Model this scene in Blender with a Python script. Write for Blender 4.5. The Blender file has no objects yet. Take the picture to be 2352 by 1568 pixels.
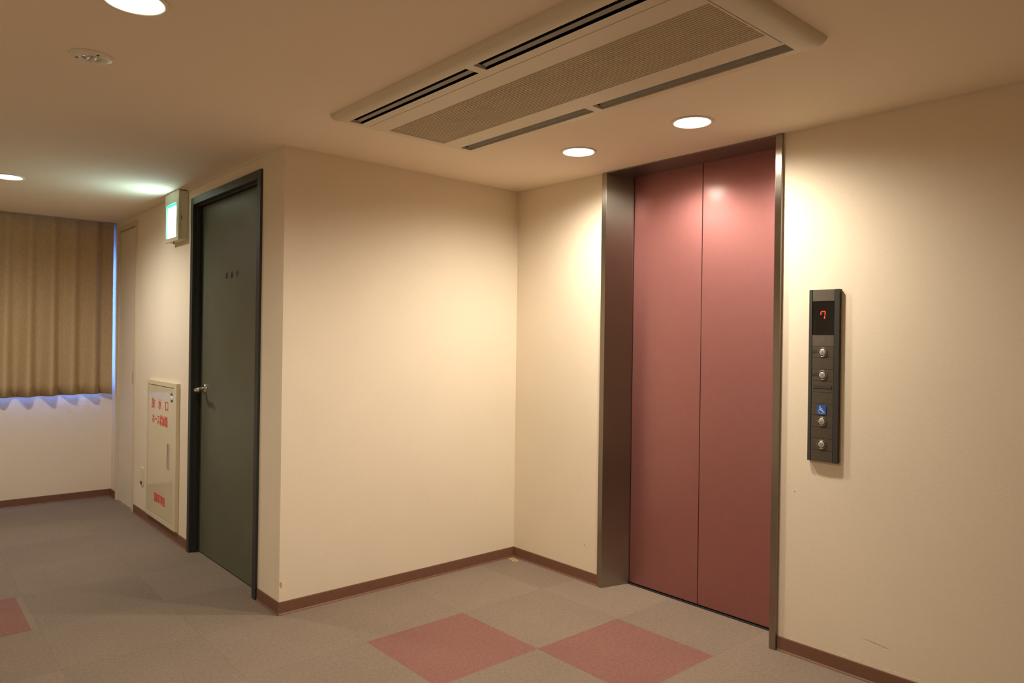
import bpy, bmesh, math, random
from mathutils import Vector, Matrix

# ------------------------------------------------------------------ camera, world, exposure
scene = bpy.context.scene
COL = scene.collection
H = 2.12                     # ceiling height
LX = -1.4154                 # plane of the side wall with the green door
DY = 3.155                   # far wall under the window

def camera():
    cd = bpy.data.cameras.new('camera'); ob = bpy.data.objects.new('camera', cd); COL.objects.link(ob)
    yaw, pitch, roll = 0.723309, 0.000431, 0.014061
    f = Vector((math.sin(yaw)*math.cos(pitch), math.cos(yaw)*math.cos(pitch), math.sin(pitch)))
    r = Vector((math.cos(yaw), -math.sin(yaw), 0)); u = r.cross(f)
    r2 = math.cos(roll)*r + math.sin(roll)*u; u2 = -math.sin(roll)*r + math.cos(roll)*u
    m = Matrix((r2, u2, -f)).transposed().to_4x4()
    m.translation = Vector((-2.77382, -3.10295, 1.24844))
    ob.matrix_world = m
    cd.sensor_width = 36; cd.lens = 1640.83*36/2352; cd.clip_start = .02
    scene.camera = ob
camera()

w = bpy.data.worlds.new('world'); scene.world = w; w.use_nodes = True
bg = w.node_tree.nodes['Background']
bg.inputs['Color'].default_value = (.13, .30, 1.0, 1); bg.inputs['Strength'].default_value = 36.0

scene.view_settings.view_transform = 'Standard'; scene.view_settings.look = 'None'
scene.view_settings.exposure = 0.0; scene.view_settings.gamma = 1
scene.view_settings.use_curve_mapping = False
scene.cycles.diffuse_bounces = 6; scene.cycles.max_bounces = 9

LAMP_COLOR = (1.0, .895, .765)
LAMP_POWER = 71.0
LAMP_ANGLE = 166; LAMP_BLEND = 0.75
DISC_STRENGTH = 28.0
SIGN_STRENGTH = 26.0

# ------------------------------------------------------------------ helpers: materials
def nodes_of(m):
    return m.node_tree.nodes, m.node_tree.links

def mat(name, color, rough=.6, metal=0, spec=.5, noise=None, bump=None, coat=0, aniso=0, emit=None, emit_s=0):
    """principled material with a fine procedural mottling (noise=(scale, amount)) and bump=(scale, strength, distance)"""
    m = bpy.data.materials.new(name); m.use_nodes = True
    N, L = nodes_of(m); b = N['Principled BSDF']
    b.inputs['Base Color'].default_value = (*color, 1); b.inputs['Roughness'].default_value = rough
    b.inputs['Metallic'].default_value = metal; b.inputs['Specular IOR Level'].default_value = spec
    b.inputs['Coat Weight'].default_value = coat
    tc = N.new('ShaderNodeTexCoord')
    if noise:
        t = N.new('ShaderNodeTexNoise'); t.inputs['Scale'].default_value = noise[0]; t.inputs['Detail'].default_value = 4
        L.new(tc.outputs['Object'], t.inputs['Vector'])
        mr = N.new('ShaderNodeMapRange'); mr.inputs['From Min'].default_value = .3; mr.inputs['From Max'].default_value = .7
        mr.inputs['To Min'].default_value = 1-noise[1]; mr.inputs['To Max'].default_value = 1+noise[1]
        L.new(t.outputs['Fac'], mr.inputs['Value'])
        mx = N.new('ShaderNodeMix'); mx.data_type = 'RGBA'; mx.blend_type = 'MULTIPLY'; mx.inputs['Factor'].default_value = 1
        mx.inputs['A'].default_value = (*color, 1); L.new(mr.outputs['Result'], mx.inputs['B'])
        L.new(mx.outputs['Result'], b.inputs['Base Color'])
    if bump:
        t = N.new('ShaderNodeTexNoise'); t.inputs['Scale'].default_value = bump[0]; t.inputs['Detail'].default_value = 3
        L.new(tc.outputs['Object'], t.inputs['Vector'])
        bp = N.new('ShaderNodeBump'); bp.inputs['Strength'].default_value = bump[1]; bp.inputs['Distance'].default_value = bump[2]
        L.new(t.outputs['Fac'], bp.inputs['Height']); L.new(bp.outputs['Normal'], b.inputs['Normal'])
    if aniso:
        b.inputs['Anisotropic'].default_value = aniso
        tg = N.new('ShaderNodeTangent'); tg.direction_type = 'RADIAL'; tg.axis = 'Z'; b.inputs['Anisotropic Rotation'].default_value = 0.0
        L.new(tg.outputs['Tangent'], b.inputs['Tangent'])
    if emit:
        b.inputs['Emission Color'].default_value = (*emit, 1); b.inputs['Emission Strength'].default_value = emit_s
    return m

class G:
    """small node-expression builder"""
    def __init__(s, m): s.N, s.L = nodes_of(m)
    def math(s, op, a, b=None, clamp=False):
        n = s.N.new('ShaderNodeMath'); n.operation = op; n.use_clamp = clamp
        for i, v in enumerate((a, b)):
            if v is None: continue
            if isinstance(v, (int, float)): n.inputs[i].default_value = v
            else: s.L.new(v, n.inputs[i])
        return n.outputs[0]
    def step(s, v, lo, hi):     # 1 where lo < v < hi
        return s.math('MULTIPLY', s.math('GREATER_THAN', v, lo), s.math('LESS_THAN', v, hi))
    def mix(s, fac, a, b, blend='MIX'):
        n = s.N.new('ShaderNodeMix'); n.data_type = 'RGBA'; n.blend_type = blend
        for k, v in (('Factor', fac), ('A', a), ('B', b)):
            if isinstance(v, (int, float)): n.inputs[k].default_value = v
            elif isinstance(v, tuple): n.inputs[k].default_value = (*v, 1)
            else: s.L.new(v, n.inputs[k])
        return n.outputs['Result']
    def coords(s):
        tc = s.N.new('ShaderNodeTexCoord'); sp = s.N.new('ShaderNodeSeparateXYZ')
        s.L.new(tc.outputs['Object'], sp.inputs[0]); return tc.outputs['Object'], sp.outputs
    def noise(s, vec, scale, detail=3, rough=.5):
        t = s.N.new('ShaderNodeTexNoise'); t.inputs['Scale'].default_value = scale; t.inputs['Detail'].default_value = detail
        t.inputs['Roughness'].default_value = rough; s.L.new(vec, t.inputs['Vector']); return t.outputs['Fac']
    def rng(s, v, a, b, c, d):
        n = s.N.new('ShaderNodeMapRange'); s.L.new(v, n.inputs['Value'])
        for k, x in zip(('From Min', 'From Max', 'To Min', 'To Max'), (a, b, c, d)): n.inputs[k].default_value = x
        return n.outputs['Result']
    def bump(s, h, strength, dist, base=None):
        n = s.N.new('ShaderNodeBump'); n.inputs['Strength'].default_value = strength; n.inputs['Distance'].default_value = dist
        s.L.new(h, n.inputs['Height'])
        if base is not None: s.L.new(base, n.inputs['Normal'])
        return n.outputs['Normal']

WALL = (.81, .71, .55)
def wallpaper(name, u, color=WALL, marks=()):
    """woven cream wallpaper; u = the horizontal axis index; marks = worn spots (u, z, half length, half height, tilt, colour)"""
    m = mat(name, color, rough=.85, spec=.25); g = G(m); b = g.N['Principled BSDF']
    vec, xyz = g.coords()
    weave = g.noise(vec, 420, 2)
    mp = g.N.new('ShaderNodeMapping'); g.L.new(vec, mp.inputs['Vector'])
    mp.inputs['Scale'].default_value = (60, 60, 500)
    th = g.noise(mp.outputs['Vector'], 1.0, 2)
    tone = g.rng(th, .3, .7, .975, 1.025)
    big = g.rng(g.noise(vec, 1.7, 3), .3, .7, .97, 1.03)
    c = g.mix(1.0, tuple(color), g.math('MULTIPLY', tone, big), 'MULTIPLY')
    ragged = g.rng(g.noise(vec, 90, 4), .25, .75, -.7, .7)
    for (mu, mz, a, hgt, tilt, mc) in marks:
        du = g.math('SUBTRACT', xyz[u], mu); dz = g.math('SUBTRACT', xyz[2], mz)
        ca, sa = math.cos(tilt), math.sin(tilt)
        p = g.math('ADD', g.math('MULTIPLY', du, ca/a), g.math('MULTIPLY', dz, sa/a))
        q = g.math('ADD', g.math('MULTIPLY', du, -sa/hgt), g.math('MULTIPLY', dz, ca/hgt))
        d = g.math('ADD', g.math('ADD', g.math('MULTIPLY', p, p), g.math('MULTIPLY', q, q)), ragged)
        c = g.mix(g.rng(d, .6, 1.0, .85, 0), c, tuple(mc))
    g.L.new(c, b.inputs['Base Color'])
    h = g.math('ADD', weave, g.math('MULTIPLY', th, 1.2))
    g.L.new(g.bump(h, .25, .0008), b.inputs['Normal'])
    return m

def carpet(name):
    m = mat(name, (.3, .25, .2), rough=.95, spec=.1); g = G(m); b = g.N['Principled BSDF']
    vec, xyz = g.coords(); T = .5; ox, oy = -1.2555, -.5025
    ix = g.math('FLOOR', g.math('DIVIDE', g.math('SUBTRACT', xyz[0], ox), T))
    iy = g.math('FLOOR', g.math('DIVIDE', g.math('SUBTRACT', xyz[1], oy), T))
    cb = g.N.new('ShaderNodeCombineXYZ'); g.L.new(ix, cb.inputs[0]); g.L.new(iy, cb.inputs[1])
    wn = g.N.new('ShaderNodeTexWhiteNoise'); wn.noise_dimensions = '2D'; g.L.new(cb.outputs[0], wn.inputs['Vector'])
    tone = g.rng(wn.outputs['Value'], 0, 1, .965, 1.035)
    # pile lying one way or the other from tile to tile
    par = g.math('PINGPONG', g.math('ADD', ix, iy), 1.0)
    tone = g.math('MULTIPLY', tone, g.rng(par, 0, 1, .98, 1.02))
    base = (.262, .205, .155)
    pink = (.255, .128, .104)
    pm = None
    for (x0, x1, y0, y1) in ((-1.2555, -.7565, -1.0015, -.5025), (-.7565, -.2575, -1.5005, -1.0015), (-2.783, -2.283, .495, 1.0)):
        r = g.math('MULTIPLY', g.step(xyz[0], x0, x1), g.step(xyz[1], y0, y1))
        pm = r if pm is None else g.math('MAXIMUM', pm, r)
    c = g.mix(pm, base, pink)
    c = g.mix(1.0, c, tone, 'MULTIPLY')
    pile = g.noise(vec, 330, 4, .75); clump = g.noise(vec, 70, 3, .6)
    pt = g.math('MULTIPLY', g.rng(pile, .3, .7, .62, 1.38), g.rng(clump, .3, .7, .90, 1.10))
    worn = g.rng(g.noise(vec, 2.2, 4), .3, .7, .95, 1.05)
    c = g.mix(1.0, c, g.math('MULTIPLY', pt, worn), 'MULTIPLY')
    # butt joints
    fx = g.math('FRACT', g.math('DIVIDE', g.math('SUBTRACT', xyz[0], ox), T)); fy = g.math('FRACT', g.math('DIVIDE', g.math('SUBTRACT', xyz[1], oy), T))
    e = g.math('MINIMUM', g.math('MINIMUM', fx, g.math('SUBTRACT', 1.0, fx)), g.math('MINIMUM', fy, g.math('SUBTRACT', 1.0, fy)))
    c = g.mix(g.rng(e, .001, .004, .22, 0), c, (.10, .075, .055))
    # small dark specks
    sp = g.N.new('ShaderNodeTexVoronoi'); sp.inputs['Scale'].default_value = 4.5; g.L.new(vec, sp.inputs['Vector'])
    c = g.mix(g.rng(sp.outputs['Distance'], .012, .02, .6, 0), c, (.09, .055, .03))
    g.L.new(c, b.inputs['Base Color'])
    g.L.new(g.bump(pile, .6, .004), b.inputs['Normal'])
    return m

M = {}
M['wall_x'] = wallpaper('cream wallpaper on side wall', 1)
M['wall_c'] = wallpaper('cream wallpaper with torn corner', 0, marks=(
    (-1.408, .135, .006, .016, .2, (.45, .27, .11)), (-1.400, .105, .014, .016, .3, (.86, .74, .50)), (-1.392, .148, .006, .008, .3, (.88, .78, .58)),
    (-1.28, .135, .006, .002, -.1, (.9, .8, .62)), (-1.21, .24, .003, .012, .2, (.9, .8, .62)), (-1.05, .17, .005, .004, 0, (.9, .8, .62))))
def rm(y, z, a, h, t, c=(.90, .82, .66)): return (y, z, a, h, t, c)
M['wall_r'] = wallpaper('cream wallpaper with scuffs', 1, marks=(
    rm(-1.700, .066, .012, .003, 0), rm(-1.838, .067, .006, .003, 0), rm(-1.905, .069, .022, .004, 0), rm(-1.955, .071, .015, .004, 0), rm(-1.99, .071, .008, .004, 0),
    rm(-2.06, .069, .012, .003, 0), rm(-2.10, .070, .02, .003, 0), rm(-2.16, .070, .02, .004, 0),
    rm(-2.02, .15, .06, .0025, .12, (.55, .42, .28)), rm(-2.15, .185, .006, .004, .3),
    rm(-1.70, .66, .002, .005, 0, (.3, .16, .08)), rm(-.56, .19, .004, .003, 0, (.3, .2, .1)), rm(-2.47, 1.45, .0015, .04, 0, (.62, .48, .32))))
M['ceiling'] = mat('painted ceiling', (.87, .75, .59), rough=.9, spec=.2, noise=(1.5, .02), bump=(160, .12, .001))
M['carpet'] = carpet('carpet tiles')
M['base'] = mat('brown vinyl skirting', (.185, .085, .050), rough=.5, noise=(40, .06))
M['trim'] = mat('cream ceiling strip', (.78, .69, .55), rough=.6, noise=(30, .02))
M['steel'] = mat('brushed stainless steel', (.38, .34, .295), rough=.33, metal=1, aniso=1.0, bump=(900, .02, .0002))
M['steel_shaded'] = mat('shaded steel lintel', (.30, .27, .25), rough=.4, metal=1, bump=(700, .02, .0002))  # darker copy of the stainless; the soffit's dark reflections put into the colour
M['pink_door'] = mat('dusty pink metallic paint', (.385, .158, .147), rough=.40, metal=.75, noise=(25, .02), bump=(500, .03, .0003), coat=.5)
M['pink_door'].node_tree.nodes['Principled BSDF'].inputs['Coat Roughness'].default_value = .16
M['black'] = mat('black gap', (.01, .009, .008), rough=.7, noise=(40, .1))
M['green'] = mat('olive green painted steel', (.105, .112, .072), rough=.42, noise=(6, .06), bump=(350, .08, .0006))
M['slate'] = mat('dark slate painted frame', (.028, .032, .033), rough=.4, noise=(30, .06))
M['cream_door'] = mat('cream painted door', (.74, .66, .53), rough=.55, noise=(20, .02))
M['cream_frame'] = mat('cream varnished frame', (.66, .55, .38), rough=.5, noise=(20, .03))
M['enamel'] = mat('cream enamel sheet', (.70, .61, .42), rough=.12, spec=.5, noise=(8, .02))
M['enamel_edge'] = mat('cream enamel frame', (.72, .63, .43), rough=.35, noise=(8, .02))
M['red_ink'] = mat('red lettering', (.72, .075, .05), rough=.5, noise=(60, .1))
M['chrome'] = mat('satin chrome', (.70, .66, .60), rough=.2, metal=1, noise=(40, .04))
M['brown_pull'] = mat('brown metal pull', (.14, .09, .06), rough=.4, metal=.6, noise=(40, .1))
M['ac'] = mat('ivory plastic panel', (.74, .66, .50), rough=.5, noise=(12, .02))
M['ac_grille'] = mat('ivory plastic grille', (.66, .56, .40), rough=.55, noise=(12, .03))
M['ac_vane'] = mat('grey louvre', (.36, .34, .30), rough=.5, noise=(14, .05))
M['ac_dark'] = mat('dark air slot lining', (.02, .02, .018), rough=.7, noise=(20, .1))
M['lamp_trim'] = mat('white lamp ring', (.80, .74, .62), rough=.35, noise=(20, .02))
M['lamp_disc'] = mat('glowing lamp', (.9, .85, .75), rough=.6, noise=(30, .01), emit=(1, .88, .70), emit_s=DISC_STRENGTH)
M['clear'] = mat('clear lens', (.75, .75, .70), rough=.08, metal=.85, noise=(50, .1))
M['panel_rail'] = mat('charcoal anodised rail', (.048, .048, .044), rough=.42, metal=.2, noise=(50, .05))
M['panel_face'] = mat('dark bronze cover plate', (.085, .070, .048), rough=.45, metal=.3, noise=(60, .05))
M['panel_tile'] = mat('bronze cover plate', (.125, .105, .078), rough=.42, metal=.3, noise=(60, .05))
M['panel_print'] = mat('dark printed strip', (.045, .036, .026), rough=.5, noise=(60, .05))
M['screen'] = mat('black glass screen', (.008, .007, .006), rough=.15, noise=(30, .05))
M['led'] = mat('red lit digit', (.3, .01, .005), rough=.4, noise=(30, .02), emit=(1, .045, .015), emit_s=2.2)
M['button'] = mat('silver push button', (.46, .42, .37), rough=.38, metal=.5, noise=(90, .05))
M['button_mark'] = mat('grey arrow mark', (.22, .19, .15), rough=.5, noise=(60, .05))
M['blue'] = mat('blue sign plate', (.012, .095, .42), rough=.4, noise=(60, .03))
M['white'] = mat('white sign paint', (.85, .85, .82), rough=.5, noise=(60, .02))
M['sign_case'] = mat('beige sign case', (.62, .56, .43), rough=.5, noise=(15, .03))
M['sign_white'] = mat('lit white sign face', (.8, .9, .85), rough=.4, noise=(20, .01), emit=(.60, .97, .98), emit_s=SIGN_STRENGTH)
M['sign_green'] = mat('lit green sign border', (.05, .5, .35), rough=.4, noise=(20, .02), emit=(.06, .80, .52), emit_s=1.1)
M['sticker_green'] = mat('green sticker ink', (.03, .15, .09), rough=.4, noise=(60, .05))
M['card'] = mat('tan card', (.55, .38, .17), rough=.7, noise=(60, .06))
M['card_ink'] = mat('brown ink', (.30, .18, .08), rough=.7, noise=(60, .06))
M['ivory'] = mat('ivory switch plastic', (.72, .64, .48), rough=.4, noise=(30, .02))
M['alu'] = mat('aluminium window frame', (.35, .34, .33), rough=.4, metal=.8, noise=(30, .04))
M['door_text'] = mat('dark brown lettering', (.028, .022, .012), rough=.5, noise=(50, .05))

def curtain_mat():
    m = mat('tan woven curtain', (.36, .255, .135), rough=.9, spec=.15); g = G(m); b = g.N['Principled BSDF']
    vec, xyz = g.coords()
    mp = g.N.new('ShaderNodeMapping'); g.L.new(vec, mp.inputs['Vector']); mp.inputs['Scale'].default_value = (250, 250, 40)
    th = g.noise(mp.outputs['Vector'], 1, 2)
    c = g.mix(1.0, (.52, .38, .215), g.rng(th, .3, .7, .90, 1.10), 'MULTIPLY')
    g.L.new(c, b.inputs['Base Color']); g.L.new(g.bump(th, .2, .001), b.inputs['Normal'])
    return m
M['curtain'] = curtain_mat()
def glass_mat():
    m = bpy.data.materials.new('window glass'); m.use_nodes = True; N, L = nodes_of(m)
    N.remove(N['Principled BSDF']); out = N['Material Output']
    t = N.new('ShaderNodeBsdfTransparent'); t.inputs['Color'].default_value = (.92, .96, 1, 1)
    gl = N.new('ShaderNodeBsdfGlossy'); gl.inputs['Roughness'].default_value = .02
    fr = N.new('ShaderNodeFresnel'); mx = N.new('ShaderNodeMixShader')
    L.new(fr.outputs[0], mx.inputs[0]); L.new(t.outputs[0], mx.inputs[1]); L.new(gl.outputs[0], mx.inputs[2]); L.new(mx.outputs[0], out.inputs['Surface'])
    return m
M['glass'] = glass_mat()

# ------------------------------------------------------------------ helpers: meshes
def new(): return bmesh.new()
def box(bm, x0, x1, y0, y1, z0, z1):
    vs = [bm.verts.new(p) for p in ((x0,y0,z0),(x1,y0,z0),(x1,y1,z0),(x0,y1,z0),(x0,y0,z1),(x1,y0,z1),(x1,y1,z1),(x0,y1,z1))]
    for f in ((0,3,2,1),(4,5,6,7),(0,1,5,4),(1,2,6,5),(2,3,7,6),(3,0,4,7)): bm.faces.new([vs[i] for i in f])
    return bm
def prism(bm, pts, axis, a, b):
    """polygon (u, v) extruded along axis from a to b"""
    def P(u, v, t): return {'x': (t,u,v), 'y': (u,t,v), 'z': (u,v,t)}[axis]
    A = [bm.verts.new(P(u,v,a)) for u,v in pts]; B = [bm.verts.new(P(u,v,b)) for u,v in pts]
    n = len(pts); fs = [bm.faces.new(A), bm.faces.new(B)]
    for i in range(n): fs.append(bm.faces.new([A[i], A[(i+1)%n], B[(i+1)%n], B[i]]))
    bmesh.ops.recalc_face_normals(bm, faces=fs)
    return bm
def lathe(bm, prof, c, axis='z', seg=48, closed=False):
    """profile of (radius, height) turned round an axis through c"""
    def P(r, h, a):
        u, v = r*math.cos(a), r*math.sin(a)
        return Vector(c) + Vector({'z': (u,v,h), 'x': (h,u,v), 'y': (u,h,v)}[axis])
    rings = []
    for r, h in prof:
        if r < 1e-7: rings.append([bm.verts.new(P(0,h,0))])
        else: rings.append([bm.verts.new(P(r,h,2*math.pi*i/seg)) for i in range(seg)])
    fs = []
    pairs = list(zip(rings, rings[1:])) + ([(rings[-1], rings[0])] if closed else [])
    for A, B in pairs:
        for i in range(seg):
            j = (i+1) % seg
            q = [A[0], B[j], B[i]] if len(A) == 1 else [A[i], A[j], B[0]] if len(B) == 1 else [A[i], A[j], B[j], B[i]]
            fs.append(bm.faces.new(q))
    bmesh.ops.recalc_face_normals(bm, faces=fs)
    for f in fs: f.smooth = True
    return bm
def tube(bm, pts, radii, seg=14):
    pts = [Vector(p) for p in pts]; rings = []
    for i, p in enumerate(pts):
        t = (pts[min(i+1, len(pts)-1)] - pts[max(i-1, 0)]).normalized()
        a = t.cross(Vector((0, 0, 1)) if abs(t.z) < .9 else Vector((1, 0, 0))).normalized(); b = t.cross(a)
        rx, rz = radii[i] if isinstance(radii[i], tuple) else (radii[i], radii[i])
        rings.append([bm.verts.new(p + a*rx*math.cos(2*math.pi*k/seg) + b*rz*math.sin(2*math.pi*k/seg)) for k in range(seg)])
    fs = []
    for A, B in zip(rings, rings[1:]):
        for i in range(seg): fs.append(bm.faces.new([A[i], A[(i+1)%seg], B[(i+1)%seg], B[i]]))
    fs += [bm.faces.new(rings[0]), bm.faces.new(rings[-1])]
    bmesh.ops.recalc_face_normals(bm, faces=fs)
    for f in fs: f.smooth = True
    return bm
def strip(bm, pts, width, axis, a, b):
    """flat thick polyline (u, v) of given width, extruded along axis: lettering strokes"""
    for p, q in zip(pts, pts[1:]):
        p, q = Vector(p), Vector(q); d = (q-p).normalized(); n = Vector((-d.y, d.x))*width/2; e = d*width*.3
        prism(bm, [tuple(p-e+n), tuple(p-e-n), tuple(q+e-n), tuple(q+e+n)], axis, a, b)
    return bm

ORIG = {}
def thing(name, loc, label, cat, group=None, kind=None):
    o = bpy.data.objects.new(name, None); COL.objects.link(o); o.location = loc; o.empty_display_size = .05
    ORIG[o.name] = Vector(loc); tag(o, label, cat, group, kind); return o
def tag(o, label=None, cat=None, group=None, kind=None):
    if label: o['label'] = label
    if cat: o['category'] = cat
    if group: o['group'] = group
    if kind: o['kind'] = kind
    return o
def obj(name, bm, m, parent=None, bevel=0, smooth=False, origin=None):
    me = bpy.data.meshes.new(name); o = bpy.data.objects.new(name, me)
    off = ORIG[parent.name] if parent else (Vector(origin) if origin else Vector((0,0,0)))
    bm.transform(Matrix.Translation(-off)); bm.to_mesh(me); bm.free()
    me.materials.append(m); COL.objects.link(o)
    if parent: o.parent = parent
    else: o.location = off
    ORIG[o.name] = off
    if bevel:
        md = o.modifiers.new('bevel', 'BEVEL'); md.width = bevel; md.segments = 2; md.limit_method = 'ANGLE'; md.angle_limit = math.radians(40)
    return o
def text_mesh(s, size, spacing=1.0, extrude=.0004, bold=0):
    cu = bpy.data.curves.new('lettering', 'FONT'); cu.body = s; cu.size = size; cu.space_character = spacing
    cu.offset = bold; cu.align_x = 'CENTER'; cu.align_y = 'CENTER'; cu.extrude = extrude
    o = bpy.data.objects.new('lettering', cu); COL.objects.link(o)
    bpy.context.view_layer.update()
    me = bpy.data.meshes.new_from_object(o.evaluated_get(bpy.context.evaluated_depsgraph_get()))
    bm = bmesh.new(); bm.from_mesh(me)
    bpy.data.objects.remove(o); bpy.data.curves.remove(cu); bpy.data.meshes.remove(me)
    return bm
def lettering(name, s, size, pos, m, parent, spacing=1.0, stretch=1.0, bold=0, label=None):
    """writing on a surface that faces -x: text runs towards -y"""
    bm = text_mesh(s, size, spacing, bold=bold)
    # local X -> -y, local Y -> z, local Z -> -x
    R = Matrix(((0,0,-1,0), (-1,0,0,0), (0,1,0,0), (0,0,0,1)))
    bm.transform(Matrix.Translation(pos) @ R @ Matrix.Diagonal((1, stretch, 1, 1)))
    o = obj(name, bm, m, parent)
    if label: o['label'] = label
    return o

# ------------------------------------------------------------------ the setting
XL, YR = -3.60, -4.60        # unseen hall wall and rear wall
AC = dict(x0=-1.475, x1=-.785, y0=-.545, y1=-2.175)

LAMPS = [(-.398, -.853), (-.399, -1.463), (-2.262, 1.700), (-2.290, -1.055)]
HIDDEN_LAMPS = []
EMERG = (-2.292, -.556)

def struct(name, bm, m, label, cat, bevel=0):
    return tag(obj(name, bm, m, bevel=bevel), label, cat, None, 'structure')

struct('floor', box(new(), XL-.1, .20, YR-.1, DY+.1, -.08, 0), M['carpet'], 'floor of beige carpet tiles with a few pink tiles', 'floor')

def ceiling():
    bm = new()
    x0, x1, y0, y1 = XL-.02, 0.0, YR-.02, 3.065
    edges = []
    def loop(pts):
        vs = [bm.verts.new((x, y, H)) for x, y in pts]
        edges.extend(bm.edges.new((vs[i], vs[(i+1) % len(vs)])) for i in range(len(vs)))
    loop([(x0,y0),(x1,y0),(x1,y1),(x0,y1)])
    for cx, cy in LAMPS + HIDDEN_LAMPS:
        loop([(cx+.076*math.cos(2*math.pi*i/48), cy+.076*math.sin(2*math.pi*i/48)) for i in range(48)])
    a = AC; e = .03
    loop([(a['x0']+e,a['y1']+e),(a['x1']-e,a['y1']+e),(a['x1']-e,a['y0']-e),(a['x0']+e,a['y0']-e)])
    bmesh.ops.triangle_fill(bm, use_beauty=True, use_dissolve=False, edges=edges)
    r = bmesh.ops.extrude_face_region(bm, geom=bm.faces[:])
    bmesh.ops.translate(bm, vec=(0, 0, .13), verts=[v for v in r['geom'] if isinstance(v, bmesh.types.BMVert)])
    bmesh.ops.recalc_face_normals(bm, faces=bm.faces[:])
    return bm
struct('ceiling', ceiling(), M['ceiling'], 'low cream ceiling with an air conditioner and round lamps', 'ceiling')

# elevator wall
EY0, EY1 = -.653, -1.634
bm = new(); box(bm, 0, .16, EY0, 0, 0, H+.13); box(bm, 0, .16, YR, EY1, 0, H+.13)
struct('wall_right', bm, M['wall_r'], 'cream wallpapered wall on both sides of the elevator', 'wall')
struct('wall_center', box(new(), LX, 0, 0, .12, 0, H), M['wall_c'], 'plain cream wallpapered wall between the green door and the elevator', 'wall')
# wall with the green door and the closet door
DY0, DY1, DZ = .247, 1.270, 2.057
CY0, CY1, CZ = 2.470, 2.985, 2.075
bm = new(); T = .12
box(bm, LX, LX+T, .12, DY0+.01, 0, H); box(bm, LX, LX+T, DY0+.01, DY1-.01, DZ-.01, H); box(bm, LX, LX+T, DY1-.01, CY0+.008, 0, H)
box(bm, LX, LX+T, CY0+.008, CY1-.008, CZ-.008, H); box(bm, LX, LX+T, CY1-.008, DY+.12, 0, H+.13)
struct('wall_hall', bm, M['wall_x'], 'cream wall with the green door and the hose cabinet', 'wall')
# far wall with the window opening, pocket for the curtain above
WX0, WX1, WZ0, WZ1 = -2.95, -1.452, .825, 1.90
bm = new()
box(bm, XL, WX0, DY, DY+.12, 0, H+.13); box(bm, WX0, WX1, DY, DY+.12, 0, WZ0); box(bm, WX0, WX1, DY, DY+.12, WZ1, H+.13); box(bm, WX1, LX, DY, DY+.12, 0, H+.13)
struct('wall_far', bm, wallpaper('cream wallpaper on far wall', 0), 'cream wall below the curtained window', 'wall')
struct('wall_left', box(new(), XL-.12, XL, YR, DY+.12, 0, H+.13), M['wall_x'], 'cream wall on the outer side of the hall', 'wall')
struct('wall_rear', box(new(), XL, 0, YR-.12, YR, 0, H+.13), wallpaper('cream wallpaper on rear wall', 0), 'cream wall at the back of the hall', 'wall')
bm = new(); box(bm, XL, LX, 3.066, DY+.12, H+.13, H+.15)
struct('trim_1', bm, M['ceiling'], 'lid of the curtain recess in the ceiling', 'trim')
bm = new(); box(bm, XL, LX, 3.047, 3.0655, H-.007, H)
struct('trim_2', bm, M['ac_vane'], 'thin grey strip along the curtain recess', 'trim')

def skirting(segs):
    """segs: (axis, wall coordinate, from, to, outward sign): vinyl skirting with a small toe"""
    bm = new()
    for ax, c, a, b, s in segs:
        prof = [(0, 0), (.010, 0), (.009, .003), (.0055, .008), (.005, .055), (.004, .058), (0, .058)]
        pts = [(c + s*d, z) for d, z in prof]
        if ax == 'y': prism(bm, pts, 'y', a, b)
        else: prism(bm, pts, 'x', a, b)
    return bm
struct('baseboard_center', skirting([('x', 0, LX-.005, 0, -1)]), M['base'], 'brown skirting under the plain wall', 'baseboard')
struct('baseboard_right', skirting([('y', 0, EY0+.0, -.006, -1), ('y', 0, YR, EY1-.001, -1)]), M['base'], 'brown skirting on both sides of the elevator', 'baseboard')
struct('baseboard_hall', skirting([('y', LX, -.006, DY0-.004, -1), ('y', LX, DY1+.004, CY0-.001, -1), ('y', LX, CY1+.001, DY-.006, -1)]), M['base'], 'brown skirting beside the green door', 'baseboard')
struct('baseboard_far', skirting([('x', DY, XL, LX, -1)]), M['base'], 'brown skirting under the window', 'baseboard')
bm = new()
box(bm, LX-.008, -.001, -.008, 0, H-.007, H)
struct('trim_3', bm, M['trim'], 'cream strip along the ceiling over the plain wall', 'trim')
bm = new(); box(bm, -.008, 0, EY0+.0, -.008, H-.007, H); box(bm, -.008, 0, YR, EY1-.012, H-.007, H)
struct('trim_4', bm, M['trim'], 'cream strip along the ceiling beside the elevator', 'trim')
struct('trim_5', box(new(), LX-.008, LX, 0, 3.046, H-.007, H), M['trim'], 'cream strip along the ceiling over the green door', 'trim')

# window
win = thing('window_1', ((WX0+WX1)/2, DY+.06, WZ0), 'window behind the tan curtain', 'window', kind='structure')
bm = new(); a = .035
for (x0, x1, z0, z1) in ((WX0, WX1, WZ0, WZ0+a), (WX0, WX1, WZ1-a, WZ1), (WX0, WX0+a, WZ0+a, WZ1-a), (WX1-a, WX1, WZ0+a, WZ1-a), ((WX0+WX1)/2-.025, (WX0+WX1)/2+.025, WZ0+a, WZ1-a)):
    box(bm, x0, x1, DY+.05, DY+.09, z0, z1)
obj('window_frame', bm, M['alu'], win)
obj('glass_pane', box(new(), WX0+a, WX1-a, DY+.067, DY+.072, WZ0+a, WZ1-a), M['glass'], win)
obj('window_sill', box(new(), WX0, WX1, DY, DY+.05, WZ0, WZ0+.012), M['trim'], win)

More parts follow.
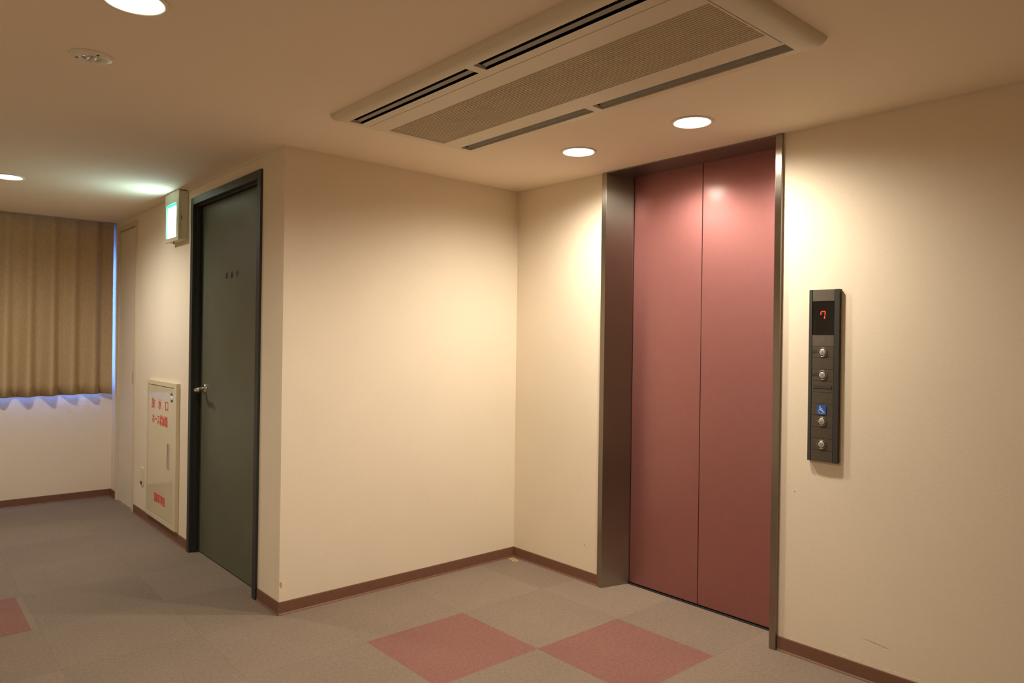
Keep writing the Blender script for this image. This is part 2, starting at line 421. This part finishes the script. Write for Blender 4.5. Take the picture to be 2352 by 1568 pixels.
# green door
d = thing('door_1', (LX, (DY0+DY1)/2, 0), 'olive green steel door in a dark frame with three dark characters', 'door', kind='structure')
bm = new(); fx0, fx1 = LX-.012, LX+.105; fw = .042
def dframe(bm, y0, y1, zt, w_):
    # profile with a rebate: face, then a stop behind the leaf
    box(bm, fx0, fx1, y0, y0+w_, 0, zt); box(bm, fx0, fx1, y1-w_, y1, 0, zt); box(bm, fx0, fx1, y0+w_, y1-w_, zt-w_, zt)
    for yy in ((y0+w_, y0+w_+.012), (y1-w_-.012, y1-w_)): box(bm, LX+.062, fx1, yy[0], yy[1], 0, zt-w_)
    box(bm, LX+.062, fx1, y0+w_+.012, y1-w_-.012, zt-w_-.012, zt-w_)
    for yy in ((y0+w_, y0+w_+.006), (y1-w_-.006, y1-w_)): box(bm, fx0+.022, LX+.030, yy[0], yy[1], 0, zt-w_)
    box(bm, fx0+.022, LX+.030, y0+w_+.006, y1-w_-.006, zt-w_-.006, zt-w_)
dframe(bm, DY0, DY1, DZ, fw)
obj('door_frame', bm, M['slate'], d, bevel=.002)
leaf = obj('door_leaf', box(new(), LX+.042, LX+.0615, DY0+fw+.004, DY1-fw-.004, .006, DZ-fw-.004), M['green'], d, bevel=.002)
lx = LX+.042
for ch, yy, zz in (('機', .826, 1.583), ('械', .750, 1.583), ('室', .671, 1.584)):
    lettering('lettering', ch, .036, (lx-.0006, yy, zz), M['door_text'], leaf, stretch=.95, bold=.0008, label='dark character')
obj('light_stop', box(new(), LX+.106, LX+.112, DY0-.02, DY1+.02, -.01, DZ+.02), M['black'], d)  # unseen black sheet added so sky light cannot leak round the leaf
hy, hz = 1.145, .955
bm = new()
lathe(bm, [(0, -.010), (.020, -.010), (.026, -.006), (.027, 0)], (lx, hy, hz), 'x', 32)
tube(bm, [(lx-.008, hy, hz), (lx-.030, hy, hz), (lx-.046, hy-.002, hz-.003), (lx-.056, hy-.014, hz-.006), (lx-.060, hy-.034, hz-.004), (lx-.062, hy-.065, hz), (lx-.066, hy-.090, hz+.002), (lx-.072, hy-.108, hz-.004)],
     [.0095, .0095, .011, (.011,.011), (.009,.012), (.008,.011), (.008,.011), (.007,.010)], 16)
obj('door_handle', bm, M['chrome'], leaf).__setitem__('label', 'chrome lever handle')

# closet door
d = thing('door_2', (LX, (CY0+CY1)/2, 0), 'narrow cream closet door beside the curtain', 'door', kind='structure')
bm = new(); cw = .032
box(bm, LX-.009, LX+.08, CY0, CY0+cw, 0, CZ); box(bm, LX-.009, LX+.08, CY1-cw, CY1, 0, CZ); box(bm, LX-.009, LX+.08, CY0+cw, CY1-cw, CZ-cw, CZ)
obj('door_frame', bm, M['cream_frame'], d, bevel=.002)
leaf = obj('door_leaf', box(new(), LX+.004, LX+.040, CY0+cw+.003, CY1-cw-.003, .008, CZ-cw-.005), M['cream_door'], d, bevel=.002)
obj('pull', box(new(), LX+.0015, LX+.0045, 2.537, 2.557, .905, .995), M['brown_pull'], leaf, bevel=.001)
obj('latch', box(new(), LX-.012, LX-.0085, 2.478, 2.496, .53, .562), M['cream_frame'], d, bevel=.001)
obj('light_stop', box(new(), LX+.081, LX+.087, CY0-.01, CY1+.01, -.01, CZ+.01), M['black'], d)  # same unseen light-blocking sheet behind the closet leaf
obj('threshold', box(new(), LX-.006, LX+.06, CY0+cw, CY1-cw, 0, .006), M['chrome'], d)

# ------------------------------------------------------------------ elevator
ev = thing('elevator', (.07, -1.144, 0), 'closed elevator with two dusty pink sliding doors in a stainless steel surround', 'elevator')
JF = -.010
bm = prism(new(), [(JF, EY0-.001), (JF, -.684), (.148, -.728), (.16, -.728), (.16, EY0-.001)], 'z', 0, H)
jl = obj('door_jamb', bm, M['steel'], ev, bevel=.0012)
bm = prism(new(), [(JF-.006, EY1+.0), (JF-.006, -1.606), (.148, -1.560), (.16, -1.560), (.16, EY1+.0)], 'z', 0, H)
obj('door_jamb', bm, M['steel'], ev, bevel=.0012)
bm = box(new(), JF, .16, -1.606, -.684, H-.006, H+.06)
obj('lintel', bm, M['steel_shaded'], ev)
for y0, y1 in ((-.729+.0, -1.1395), (-1.1430, -1.5595)):
    obj('door_panel', box(new(), .1615, .195, y1, y0, .008, H+.04), M['pink_door'], ev, bevel=.0012)
obj('sill', box(new(), .149, .198, -1.56, -.728, .0002, .003), M['black'], ev)
bm = new(); box(bm, .20, .21, -1.66, -.63, -.05, H+.13); box(bm, .1605, .20, -1.66, -1.562, 0, H+.13); box(bm, .1605, .20, -.726, -.63, 0, H+.13)
obj('shaft_light_stop', bm, M['black'], ev)  # unseen black backing added to keep sky light out of the door gaps

# ------------------------------------------------------------------ call panel
PX = 0.0
px, pyc = -.020, -1.8175      # front plane, centre
panel = thing('call_panel', (0, pyc, .797), 'dark elevator call panel with a red lit 7 on the cream wall', 'control panel')
y0, y1, z0, z1 = -1.8775, -1.7575, .797, 1.470
def arc_front(ya, yb, n=8, back=0.0, bow=.004, lift=0):
    """cross-section in (x, y): flat back on the wall, gently bowed front"""
    pts = [(back, ya)]
    for i in range(n+1):
        y = ya + (yb-ya)*i/n; t = (y-pyc)/.06
        pts.append((px + bow*t*t + lift, y))
    pts.append((back, yb)); return pts
for ya, yb in ((y0, y0+.0185), (y1-.0135, y1)):
    obj('side_rail', prism(new(), arc_front(ya, yb, 3), 'z', z0, z1), M['panel_rail'], panel, bevel=.0006)
obj('back_plate', prism(new(), arc_front(y0+.019, y1-.014, 6, lift=.005), 'z', z0+.0005, z1-.0005), M['black'], panel)
ca, cb = y0+.0200, y1-.0150
def zpix(p): return 1.469 - (p-664.5)*(1.469-.797)/(1061-664.5)
rows = [664.5, 691, 769, 794.4, 821, 847.7, 874.4, 901, 926.9, 953.8, 981, 1006.8, 1034.4, 1060.5]
zs = [zpix(r) for r in rows]
face = {}
for i, (zt, zb) in enumerate(zip(zs, zs[1:])):
    if i == 1:
        scr = obj('display_screen', prism(new(), arc_front(ca, cb, 6, back=-.002, lift=.003), 'z', zb+.0006, zt-.0006), M['screen'], panel)
        continue
    face[i] = obj('cover_plate', prism(new(), arc_front(ca, cb, 6, back=-.002, lift=.0012), 'z', zb+.0005, zt-.0005), M['panel_tile'] if i in (0, 2) else M['panel_face'], panel)
def fx(y): t = (y-pyc)/.06; return px + .004*t*t
# seven-segment 7
bm = new(); cy, cz = -1.8135, 1.3695; sl = .12; W_, H_ = .0165, .029
def seg(u0, v0, u1, v1):
    f = lambda u, v: (cy - u - sl*v, cz + v)
    strip(bm, [f(u0, v0), f(u1, v1)], .0030, 'x', px+.0018, px+.0034)
g_ = .0026
seg(-W_/2, g_, -W_/2, H_/2-g_*.7); seg(-W_/2+g_*.7, H_/2, W_/2-g_*.7, H_/2); seg(W_/2, g_, W_/2, H_/2-g_*.7); seg(W_/2, -g_, W_/2, -H_/2+g_*.5)
obj('lit_digit', bm, M['led'], scr).__setitem__('label', 'red lit number 7')
# buttons
for r0, up, host in ((808.5, True, 4), (861.5, False, 6), (968, True, 10), (1021, False, 12)):
    bz = zpix(r0); by = -1.8160
    X = fx(by)
    obj('button_recess_shade', lathe(new(), [(0, -.0004), (.0166, -.0004), (.0166, .002)], (X, by, bz), 'x', 32), M['black'], panel)  # flat black disc; shade of a recess painted on, plate has no hole
    obj('button_bezel', lathe(new(), [(.0162, .001), (.0164, -.0016), (.0172, -.0022), (.0180, -.0012), (.0182, .002)], (X, by, bz), 'x', 40, True), M['chrome'], panel)
    cap = obj('button', lathe(new(), [(0, -.0026), (.0110, -.0026), (.0126, -.0019), (.0130, -.0008), (.0130, .001)], (X, by, bz), 'x', 32), M['button'], panel)
    s = .0058; k = 1 if up else -1
    tri = [(by-s, bz-k*s*.75), (by+s, bz-k*s*.75), (by, bz+k*s*.95)]
    obj('arrow_mark', prism(new(), tri, 'x', X-.0030, X-.0024), M['button_mark'], cap)
for r0 in (806.5, 859.5):
    zc = zpix(r0)
    obj('name_strip', box(new(), fx(-1.782)+.0000, fx(-1.782)+.002, -1.7955, -1.7735, zc-.0055, zc+.0055), M['panel_print'], panel)
zc = zpix(888)
obj('name_strip', box(new(), fx(-1.81)-.0000, fx(-1.81)+.002, -1.8505, -1.7800, zc-.006, zc+.006), M['panel_print'], panel)
# wheelchair plate
zc = zpix(941.5); yc = -1.8145; hs = .0180; X = fx(yc)-.0006
plate = obj('wheelchair_sign', box(new(), X, X+.002, yc-hs, yc+hs, zc-hs, zc+hs), M['blue'], panel)
bm = new(); fa, fb = X-.0005, X+.0002
def wp(u, v): return (yc - u*hs, zc + v*hs)      # u to the right, v up, in half-sizes
prism(bm, [wp(-.28+.13*math.cos(t), .72+.13*math.sin(t)) for t in [2*math.pi*i/16 for i in range(16)]], 'x', fa, fb)
wd = .0032
strip(bm, [wp(-.27, .50), wp(-.22, -.08), wp(.26, -.08), wp(.46, -.56), wp(.66, -.48)], wd, 'x', fa, fb)
strip(bm, [wp(-.24, .22), wp(.20, .22)], wd*.8, 'x', fa, fb)
pts = []
for i in range(15):
    t = math.radians(118 + (345-118)*i/14); pts.append(wp(-.12+.47*math.cos(t), -.30+.47*math.sin(t)))
strip(bm, pts, wd*.85, 'x', fa, fb)
obj('wheelchair_symbol', bm, M['white'], plate)

# ------------------------------------------------------------------ ceiling lamps
def make_lamp(name, c, label, group):
    cx, cy = c
    t = thing(name, (cx, cy, H), label, 'ceiling light', group)
    obj('trim_ring', lathe(new(), [(.066, .060), (.068, 0), (.0695, -.004), (.075, -.0055), (.081, -.004), (.083, 0), (.0745, .0005), (.0745, .060)], (cx, cy, H), 'z', 64, True), M['lamp_trim'], t)
    obj('lamp', lathe(new(), [(0, -.001), (.020, -.001), (.044, .002), (.060, .006), (.0655, .012), (.0655, .05), (0, .05)], (cx, cy, H), 'z', 48), M['lamp_disc'], t)
    ld = bpy.data.lights.new('lamp_light', 'SPOT'); ld.energy = LAMP_POWER; ld.color = LAMP_COLOR
    ld.spot_size = math.radians(LAMP_ANGLE); ld.spot_blend = LAMP_BLEND; ld.shadow_soft_size = .04
    lo = bpy.data.objects.new('lamp_light', ld); COL.objects.link(lo); lo.parent = t; lo.location = (0, 0, -.012)
    return t
def copy_thing(src, c, label):
    r = src.copy(); COL.objects.link(r); r.location = (c[0], c[1], src.location.z); r['label'] = label
    for ch in list(src.children):
        k = ch.copy(); COL.objects.link(k); k.parent = r
        for g in list(ch.children):
            q = g.copy(); COL.objects.link(q); q.parent = k
    return r
GRP = 'round recessed ceiling lights'
l0 = make_lamp('downlight', LAMPS[0], 'lit round downlight before the corner of the plain wall, nearest the corner', GRP)
copy_thing(l0, LAMPS[1], 'lit round downlight in front of the elevator doors')
lh = copy_thing(l0, LAMPS[2], 'lit round downlight near the curtain, opposite the exit sign')
for ch in lh.children:          # a whiter bulb in the hall by the window
    if ch.type == 'LIGHT': ch.data = ch.data.copy(); ch.data.color = (1.0, .93, .86)
copy_thing(l0, LAMPS[3], 'lit round downlight beside the small round emergency light')
for c in HIDDEN_LAMPS: copy_thing(l0, c, 'lit round downlight behind the viewpoint')

em = thing('emergency_light', (EMERG[0], EMERG[1], H), 'small round unlit emergency light with a clear bulb on the ceiling', 'emergency light')
obj('cover_disc', lathe(new(), [(.026, -.004), (.030, -.0075), (.052, -.006), (.060, -.002), (.062, 0), (.026, 0)], (*EMERG, H), 'z', 48, True), M['lamp_trim'], em)
obj('bulb', lathe(new(), [(0, -.017), (.008, -.016), (.014, -.012), (.017, -.006), (.017, 0)], (*EMERG, H), 'z', 24), M['clear'], em)
obj('reflector_cup', lathe(new(), [(.0255, -.004), (.018, -.0005), (0, -.0005)], (*EMERG, H), 'z', 32), M['chrome'], em)
for dx, dy, nm, mm in ((.010, -.042, 'indicator', M['sticker_green']), (-.036, .018, 'pull_slot', M['panel_tile'])):
    obj(nm, lathe(new(), [(0, -.0085), (.004, -.0085), (.005, -.006)], (EMERG[0]+dx, EMERG[1]+dy, H), 'z', 16), mm, em)

# ------------------------------------------------------------------ air conditioner
acx = (AC['x0']+AC['x1'])/2; acy = (AC['y0']+AC['y1'])/2
ac = thing('air_conditioner', (acx, acy, H), 'long ivory ceiling air conditioner with a ribbed grille and two air slots', 'air conditioner')
DZP = .030                     # how far the panel hangs below the ceiling
zf = H - DZP
SY0, SY1 = -.612, -2.104       # slot ends
S1 = (-1.428, -1.376); S2 = (-.890, -.834)
def ac_frame():
    bm = new()
    x = [AC['x0']+.045, S1[0], S1[1], S2[0], S2[1], AC['x1']-.028]
    y = [AC['y1']+.055, SY1, -1.381, -1.344, SY0, AC['y0']-.055]
    V = {}
    def v(i, j):
        if (i, j) not in V: V[i, j] = bm.verts.new((x[i], y[j], zf))
        return V[i, j]
    for i in range(5):
        for j in range(5):
            if i in (1, 3) and j in (1, 3): continue
            if i == 2 and 1 <= j <= 3: continue          # middle taken by the intake panel
            bm.faces.new([v(i, j), v(i+1, j), v(i+1, j+1), v(i, j+1)])
    # sloping rim up to the ceiling
    ring_i = [(0,0),(5,0),(5,5),(0,5)]
    inner = [v(i, 0) for i in range(6)] + [v(5, j) for j in range(1, 6)] + [v(i, 5) for i in range(4, -1, -1)] + [v(0, j) for j in range(4, 0, -1)]
    def outp(co, k, z):
        px_ = AC['x0'] if abs(co.x-x[0]) < 1e-6 else AC['x1'] if abs(co.x-x[5]) < 1e-6 else co.x
        py_ = AC['y1'] if abs(co.y-y[0]) < 1e-6 else AC['y0'] if abs(co.y-y[5]) < 1e-6 else co.y
        return (co.x + (px_-co.x)*k, co.y + (py_-co.y)*k, z)
    prev = inner
    for k, z in ((.45, zf+.0025), (.78, zf+.009), (.94, zf+.019), (1.0, H-.003), (1.0, H)):
        cur = [bm.verts.new(outp(p.co, k, z)) for p in inner]
        for a_ in range(len(prev)):
            b_ = (a_+1) % len(prev); f = bm.faces.new([prev[a_], prev[b_], cur[b_], cur[a_]]); f.smooth = True
        prev = cur
    # slot walls
    for s in (S1, S2):
        for (ya, yb) in ((SY1, -1.381), (-1.344, SY0)):
            q = [(s[0],ya),(s[1],ya),(s[1],yb),(s[0],yb)]
            for k in range(4):
                p1, p2 = q[k], q[(k+1) % 4]
                bm.faces.new([bm.verts.new((*p1, zf)), bm.verts.new((*p2, zf)), bm.verts.new((*p2, zf+.012)), bm.verts.new((*p1, zf+.012))])
    bmesh.ops.remove_doubles(bm, verts=bm.verts[:], dist=1e-5)
    bmesh.ops.recalc_face_normals(bm, faces=bm.faces[:])
    return bm
obj('panel_frame', ac_frame(), M['ac'], ac)
# slot linings (dark channels) and louvres
for s in (S1, S2):
    for (ya, yb) in ((SY1, -1.381), (-1.344, SY0)):
        bm = new(); t = .004; zt = zf+.075
        box(bm, s[0]-t, s[0], ya, yb, zf+.011, zt); box(bm, s[1], s[1]+t, ya, yb, zf+.011, zt)
        box(bm, s[0]-t, s[1]+t, ya, yb, zt, zt+t); box(bm, s[0]-t, s[1]+t, ya-t, ya, zf+.011, zt+t); box(bm, s[0]-t, s[1]+t, yb, yb+t, zf+.011, zt+t)
        obj('air_slot', bm, M['ac_dark'], ac)
        xm = (s[0]+s[1])/2
        if s is S1:   # blade lying nearly level inside the slot
            pr = [(xm+.004, zf+.010), (xm+.019, zf+.006), (xm+.020, zf+.008), (xm+.005, zf+.012)]
        else:         # blade turned towards the hall
            pr = [(xm-.010, zf+.031), (xm+.014, zf+.004), (xm+.017, zf+.006), (xm-.007, zf+.034)]
        obj('louvre', prism(new(), pr, 'y', ya+.004, yb-.004), M['ac_vane'], ac, bevel=.001)
# intake panel with ribbed grille
IX0, IX1 = -1.338, -.902
bm = new(); GX0, GX1 = -1.256, -.984; g0, g1 = SY0+.003, SY1+.003
e = .0012
for (xa, xb, ya, yb) in ((IX0+e, GX0, SY1+e, SY0-e), (GX1, IX1-e, SY1+e, SY0-e)):
    box(bm, xa, xb, ya, yb, zf-.001, zf+.010)
box(bm, GX0, GX1, SY1+e, SY1+.007, zf-.001, zf+.010); box(bm, GX0, GX1, SY0-.007, SY0-e, zf-.001, zf+.010)
obj('intake_panel', bm, M['ac'], ac)
bm = new()
for (xa, xb) in ((S1[1], IX0), (IX1, S2[0])):
    box(bm, xa, xb, SY1, SY0, zf, zf+.010)
obj('panel_rail', bm, M['ac'], ac)
bm = new(); n = 25; p = (GX1-GX0)/n
for i in range(n):
    xa = GX0 + i*p
    prism(bm, [(xa+.0012, zf+.007), (xa+.0030, zf), (xa+p*.55, zf), (xa+p*.72, zf+.007)], 'y', SY1+.006, SY0-.006)
for k in range(1, 12):
    yy = SY1 + (SY0-SY1)*k/12; box(bm, GX0, GX1, yy-.0015, yy+.0015, zf+.0075, zf+.012)
gr = obj('intake_grille', bm, M['ac_grille'], ac)
obj('air_filter', box(new(), GX0, GX1, SY1+.006, SY0-.006, zf+.0125, zf+.016), mat('brown filter mesh', (.16, .115, .07), rough=.9, noise=(200, .2)), ac)
obj('light_seal_lid', box(new(), AC['x0'], AC['x1'], AC['y1'], AC['y0'], H+.131, H+.15), M['ac_dark'], ac)  # unseen lid added over the ceiling hole to seal out sky light

# ------------------------------------------------------------------ exit sign
SX = LX-.057; sy0, sy1, sz0, sz1 = 1.350, 1.612, 1.822, H-.002
sg = thing('exit_sign', (LX, (sy0+sy1)/2, sz0), 'lit green and white emergency exit sign box under the ceiling by the dark door frame', 'exit sign')
bm = new(); box(bm, SX+.010, LX-.0005, sy0, sy1, sz0+.004, sz1-.003)
case = obj('case', bm, M['sign_case'], sg, bevel=.003)
py0, py1, pz0, pz1 = 1.388, 1.592, 1.845, 2.050
bm = new()
box(bm, SX, SX+.011, sy0-.002, py0, sz0, sz1); box(bm, SX, SX+.011, py1, sy1+.002, sz0, sz1)
box(bm, SX, SX+.011, py0, py1, sz0, pz0); box(bm, SX, SX+.011, py0, py1, pz1, sz1)
obj('bezel', bm, M['sign_case'], sg)
bm = new(); e = .021
prism(bm, [(py0+.008, pz0+.002), (py1-.030, pz0+.002), (py1-e-.004, pz0+.05), (py1-e-.006, pz1-e), (py0+e*1.1, pz1-e), (py0+e, pz0+.040)], 'x', SX+.002, SX+.006)
obj('lit_face', bm, M['sign_white'], sg)
obj('lit_border', box(new(), SX+.0045, SX+.010, py0, py1, pz0, pz1), M['sign_green'], sg)
obj('test_cord', tube(new(), [(SX+.02, 1.50, sz0+.006), (SX+.02, 1.50, sz0-.010)], [.003, .004], 10), M['brown_pull'], sg)
obj('clip', box(new(), SX+.016, SX+.020, sy0-.0015, sy0, 1.945, 1.965), M['chrome'], sg)
obj('clip', box(new(), LX-.012, LX-.008, sy0-.0018, sy0, 1.92, 1.945), M['chrome'], sg)

# ------------------------------------------------------------------ fire hose cabinet
FX = LX-.022; fy0, fy1, fz0, fz1 = 1.458, 2.090, .073, .965
hb = thing('fire_hose_cabinet', (LX, (fy0+fy1)/2, fz0), 'cream metal fire hose cabinet with red characters on the wall beside the green door', 'fire hose cabinet')
dy0, dy1, dz0, dz1 = 1.512, 2.064, .102, .938
bm = new()
for (a_, b_, c_, d_) in ((fy0, dy0, fz0, fz1), (dy1, fy1, fz0, fz1), (dy0, dy1, fz0, dz0), (dy0, dy1, dz1, fz1)):
    box(bm, FX, LX-.0005, a_, b_, c_, d_)
obj('cabinet_frame', bm, M['enamel_edge'], hb)
obj('gap_lining', box(new(), LX-.006, LX-.0008, dy0, dy1, dz0, dz1), M['brown_pull'], hb)
hd = obj('cabinet_door', box(new(), FX+.002, FX+.013, dy0+.002, dy1-.002, dz0+.003, dz1-.005), M['enamel'], hb, bevel=.0015)
dx = FX+.002
bm = new(); a_, b_, c_, d_ = 1.590, 1.632, .430, .590
box(bm, dx-.0025, dx+.001, a_, a_+.005, c_, d_); box(bm, dx-.0025, dx+.001, b_-.005, b_, c_, d_); box(bm, dx-.0025, dx+.001, a_+.005, b_-.005, c_, c_+.006); box(bm, dx-.0025, dx+.001, a_+.005, b_-.005, d_-.006, d_)
box(bm, dx-.0012, dx+.0005, a_+.005, b_-.005, c_+.006, d_-.006)
obj('pull_handle', bm, M['chrome'], hd)
for ch, yy in (('放', 1.945), ('水', 1.800), ('口', 1.655)):
    lettering('lettering', ch, .075, (dx-.0007, yy, .812), M['red_ink'], hd, stretch=.95, bold=.0006, label='red character of the upper line')
lettering('lettering', 'ホース格納箱', .056, (dx-.0007, 1.800, .712), M['red_ink'], hd, stretch=1.28, bold=.0008, label='red characters, second line')
lettering('lettering', '消防隊専用', .048, (dx-.0007, 1.785, .210), M['red_ink'], hd, stretch=1.30, bold=.001, label='red characters near the bottom')
st = obj('round_sticker', lathe(new(), [(0, -.001), (.030, -.001), (.030, .0005)], (dx, 1.552, .878), 'x', 32), M['white'], hd)
def seg_cap(t0, t1, m, nm):
    pts = [(1.552 + .030*math.cos(t0+(t1-t0)*i/12), .878 + .030*math.sin(t0+(t1-t0)*i/12)) for i in range(13)]
    obj(nm, prism(new(), pts, 'x', dx-.0014, dx-.0008), m, st)
seg_cap(math.radians(20), math.radians(160), M['sticker_green'], 'green_band')
seg_cap(math.radians(215), math.radians(325), M['panel_rail'], 'dark_band')

# ------------------------------------------------------------------ wall outlet plate
ol = thing('wall_outlet', (LX, 2.255, .235), 'small ivory outlet plate low on the wall between the closet door and hose cabinet', 'outlet')
obj('cover_plate', box(new(), LX-.008, LX-.0003, 2.218, 2.292, .232, .350), M['ivory'], ol, bevel=.003)
obj('socket', box(new(), LX-.013, LX-.007, 2.238, 2.272, .236, .256), M['brown_pull'], ol, bevel=.002)

# ------------------------------------------------------------------ curtain
def curtain():
    bm = new()
    xa, xb = -3.45, -1.4325; zt, zb = H+.108, .802; nx, nz = 420, 16
    rnd = random.Random(4); ph = [rnd.uniform(-.012, .012) for _ in range(30)]; am = [rnd.uniform(.8, 1.15) for _ in range(30)]
    rows = []
    for j in range(nz+1):
        t = j/nz; z = zt + (zb-zt)*t; row = []
        for i in range(nx+1):
            x = xa + (xb-xa)*i/nx
            s = (-1.555 - x)/.1385; k = int(round(s)); s += ph[k % 30]*3*t/.14*.3
            fr = s - math.floor(s+.5)
            wv = math.cos(2*math.pi*fr) + .22*(1-t*t)*math.cos(4*math.pi*fr+.6)
            A = (.018 + .032*t*t) * am[k % 30]
            y = 3.108 - .008*t*t - A*wv*.86
            if x > -1.50: y = y*.5 + .5*3.098
            row.append(bm.verts.new((x, min(max(y, 3.0705 - .03*t), 3.147), z + .004*math.sin(7*x)*t)))
        rows.append(row)
    for a_, b_ in zip(rows, rows[1:]):
        for i in range(nx):
            f = bm.faces.new([a_[i], a_[i+1], b_[i+1], b_[i]]); f.smooth = True
    return bm
cur = obj('curtain', curtain(), M['curtain'], origin=(-2.4, 3.108, .80))
tag(cur, 'tan pleated curtain hanging over the window from the ceiling', 'curtain')
md = cur.modifiers.new('cloth', 'SOLIDIFY'); md.thickness = .0015; md.offset = 0; md.material_offset = 1; md.use_flip_normals = True
cur.data.materials.append(mat('white curtain lining', (.80, .80, .80), rough=.8, noise=(120, .03)))

# ------------------------------------------------------------------ paper card in the corner
cd_ = thing('paper_card', (-.045, -.052, 0), 'small tan paper card lying on the carpet in the wall corner', 'card')
def card_bm(x0, x1, y0, y1, z0, z1):
    bm = box(new(), x0, x1, y0, y1, z0, z1)
    bm.transform(Matrix.Translation((-.045, -.052, 0)) @ Matrix.Rotation(math.radians(-14), 4, 'Z')); return bm
obj('card_sheet', card_bm(-.016, .016, -.036, .036, .0004, .0016), M['card'], cd_)
bm = new()
for k in range(4):
    b2 = card_bm(-.007, .007, -.024+.013*k, -.017+.013*k, .0015, .0019); me = bpy.data.meshes.new('t'); b2.to_mesh(me); b2.free(); bm.from_mesh(me); bpy.data.meshes.remove(me)
obj('printed_marks', bm, M['card_ink'], cd_)
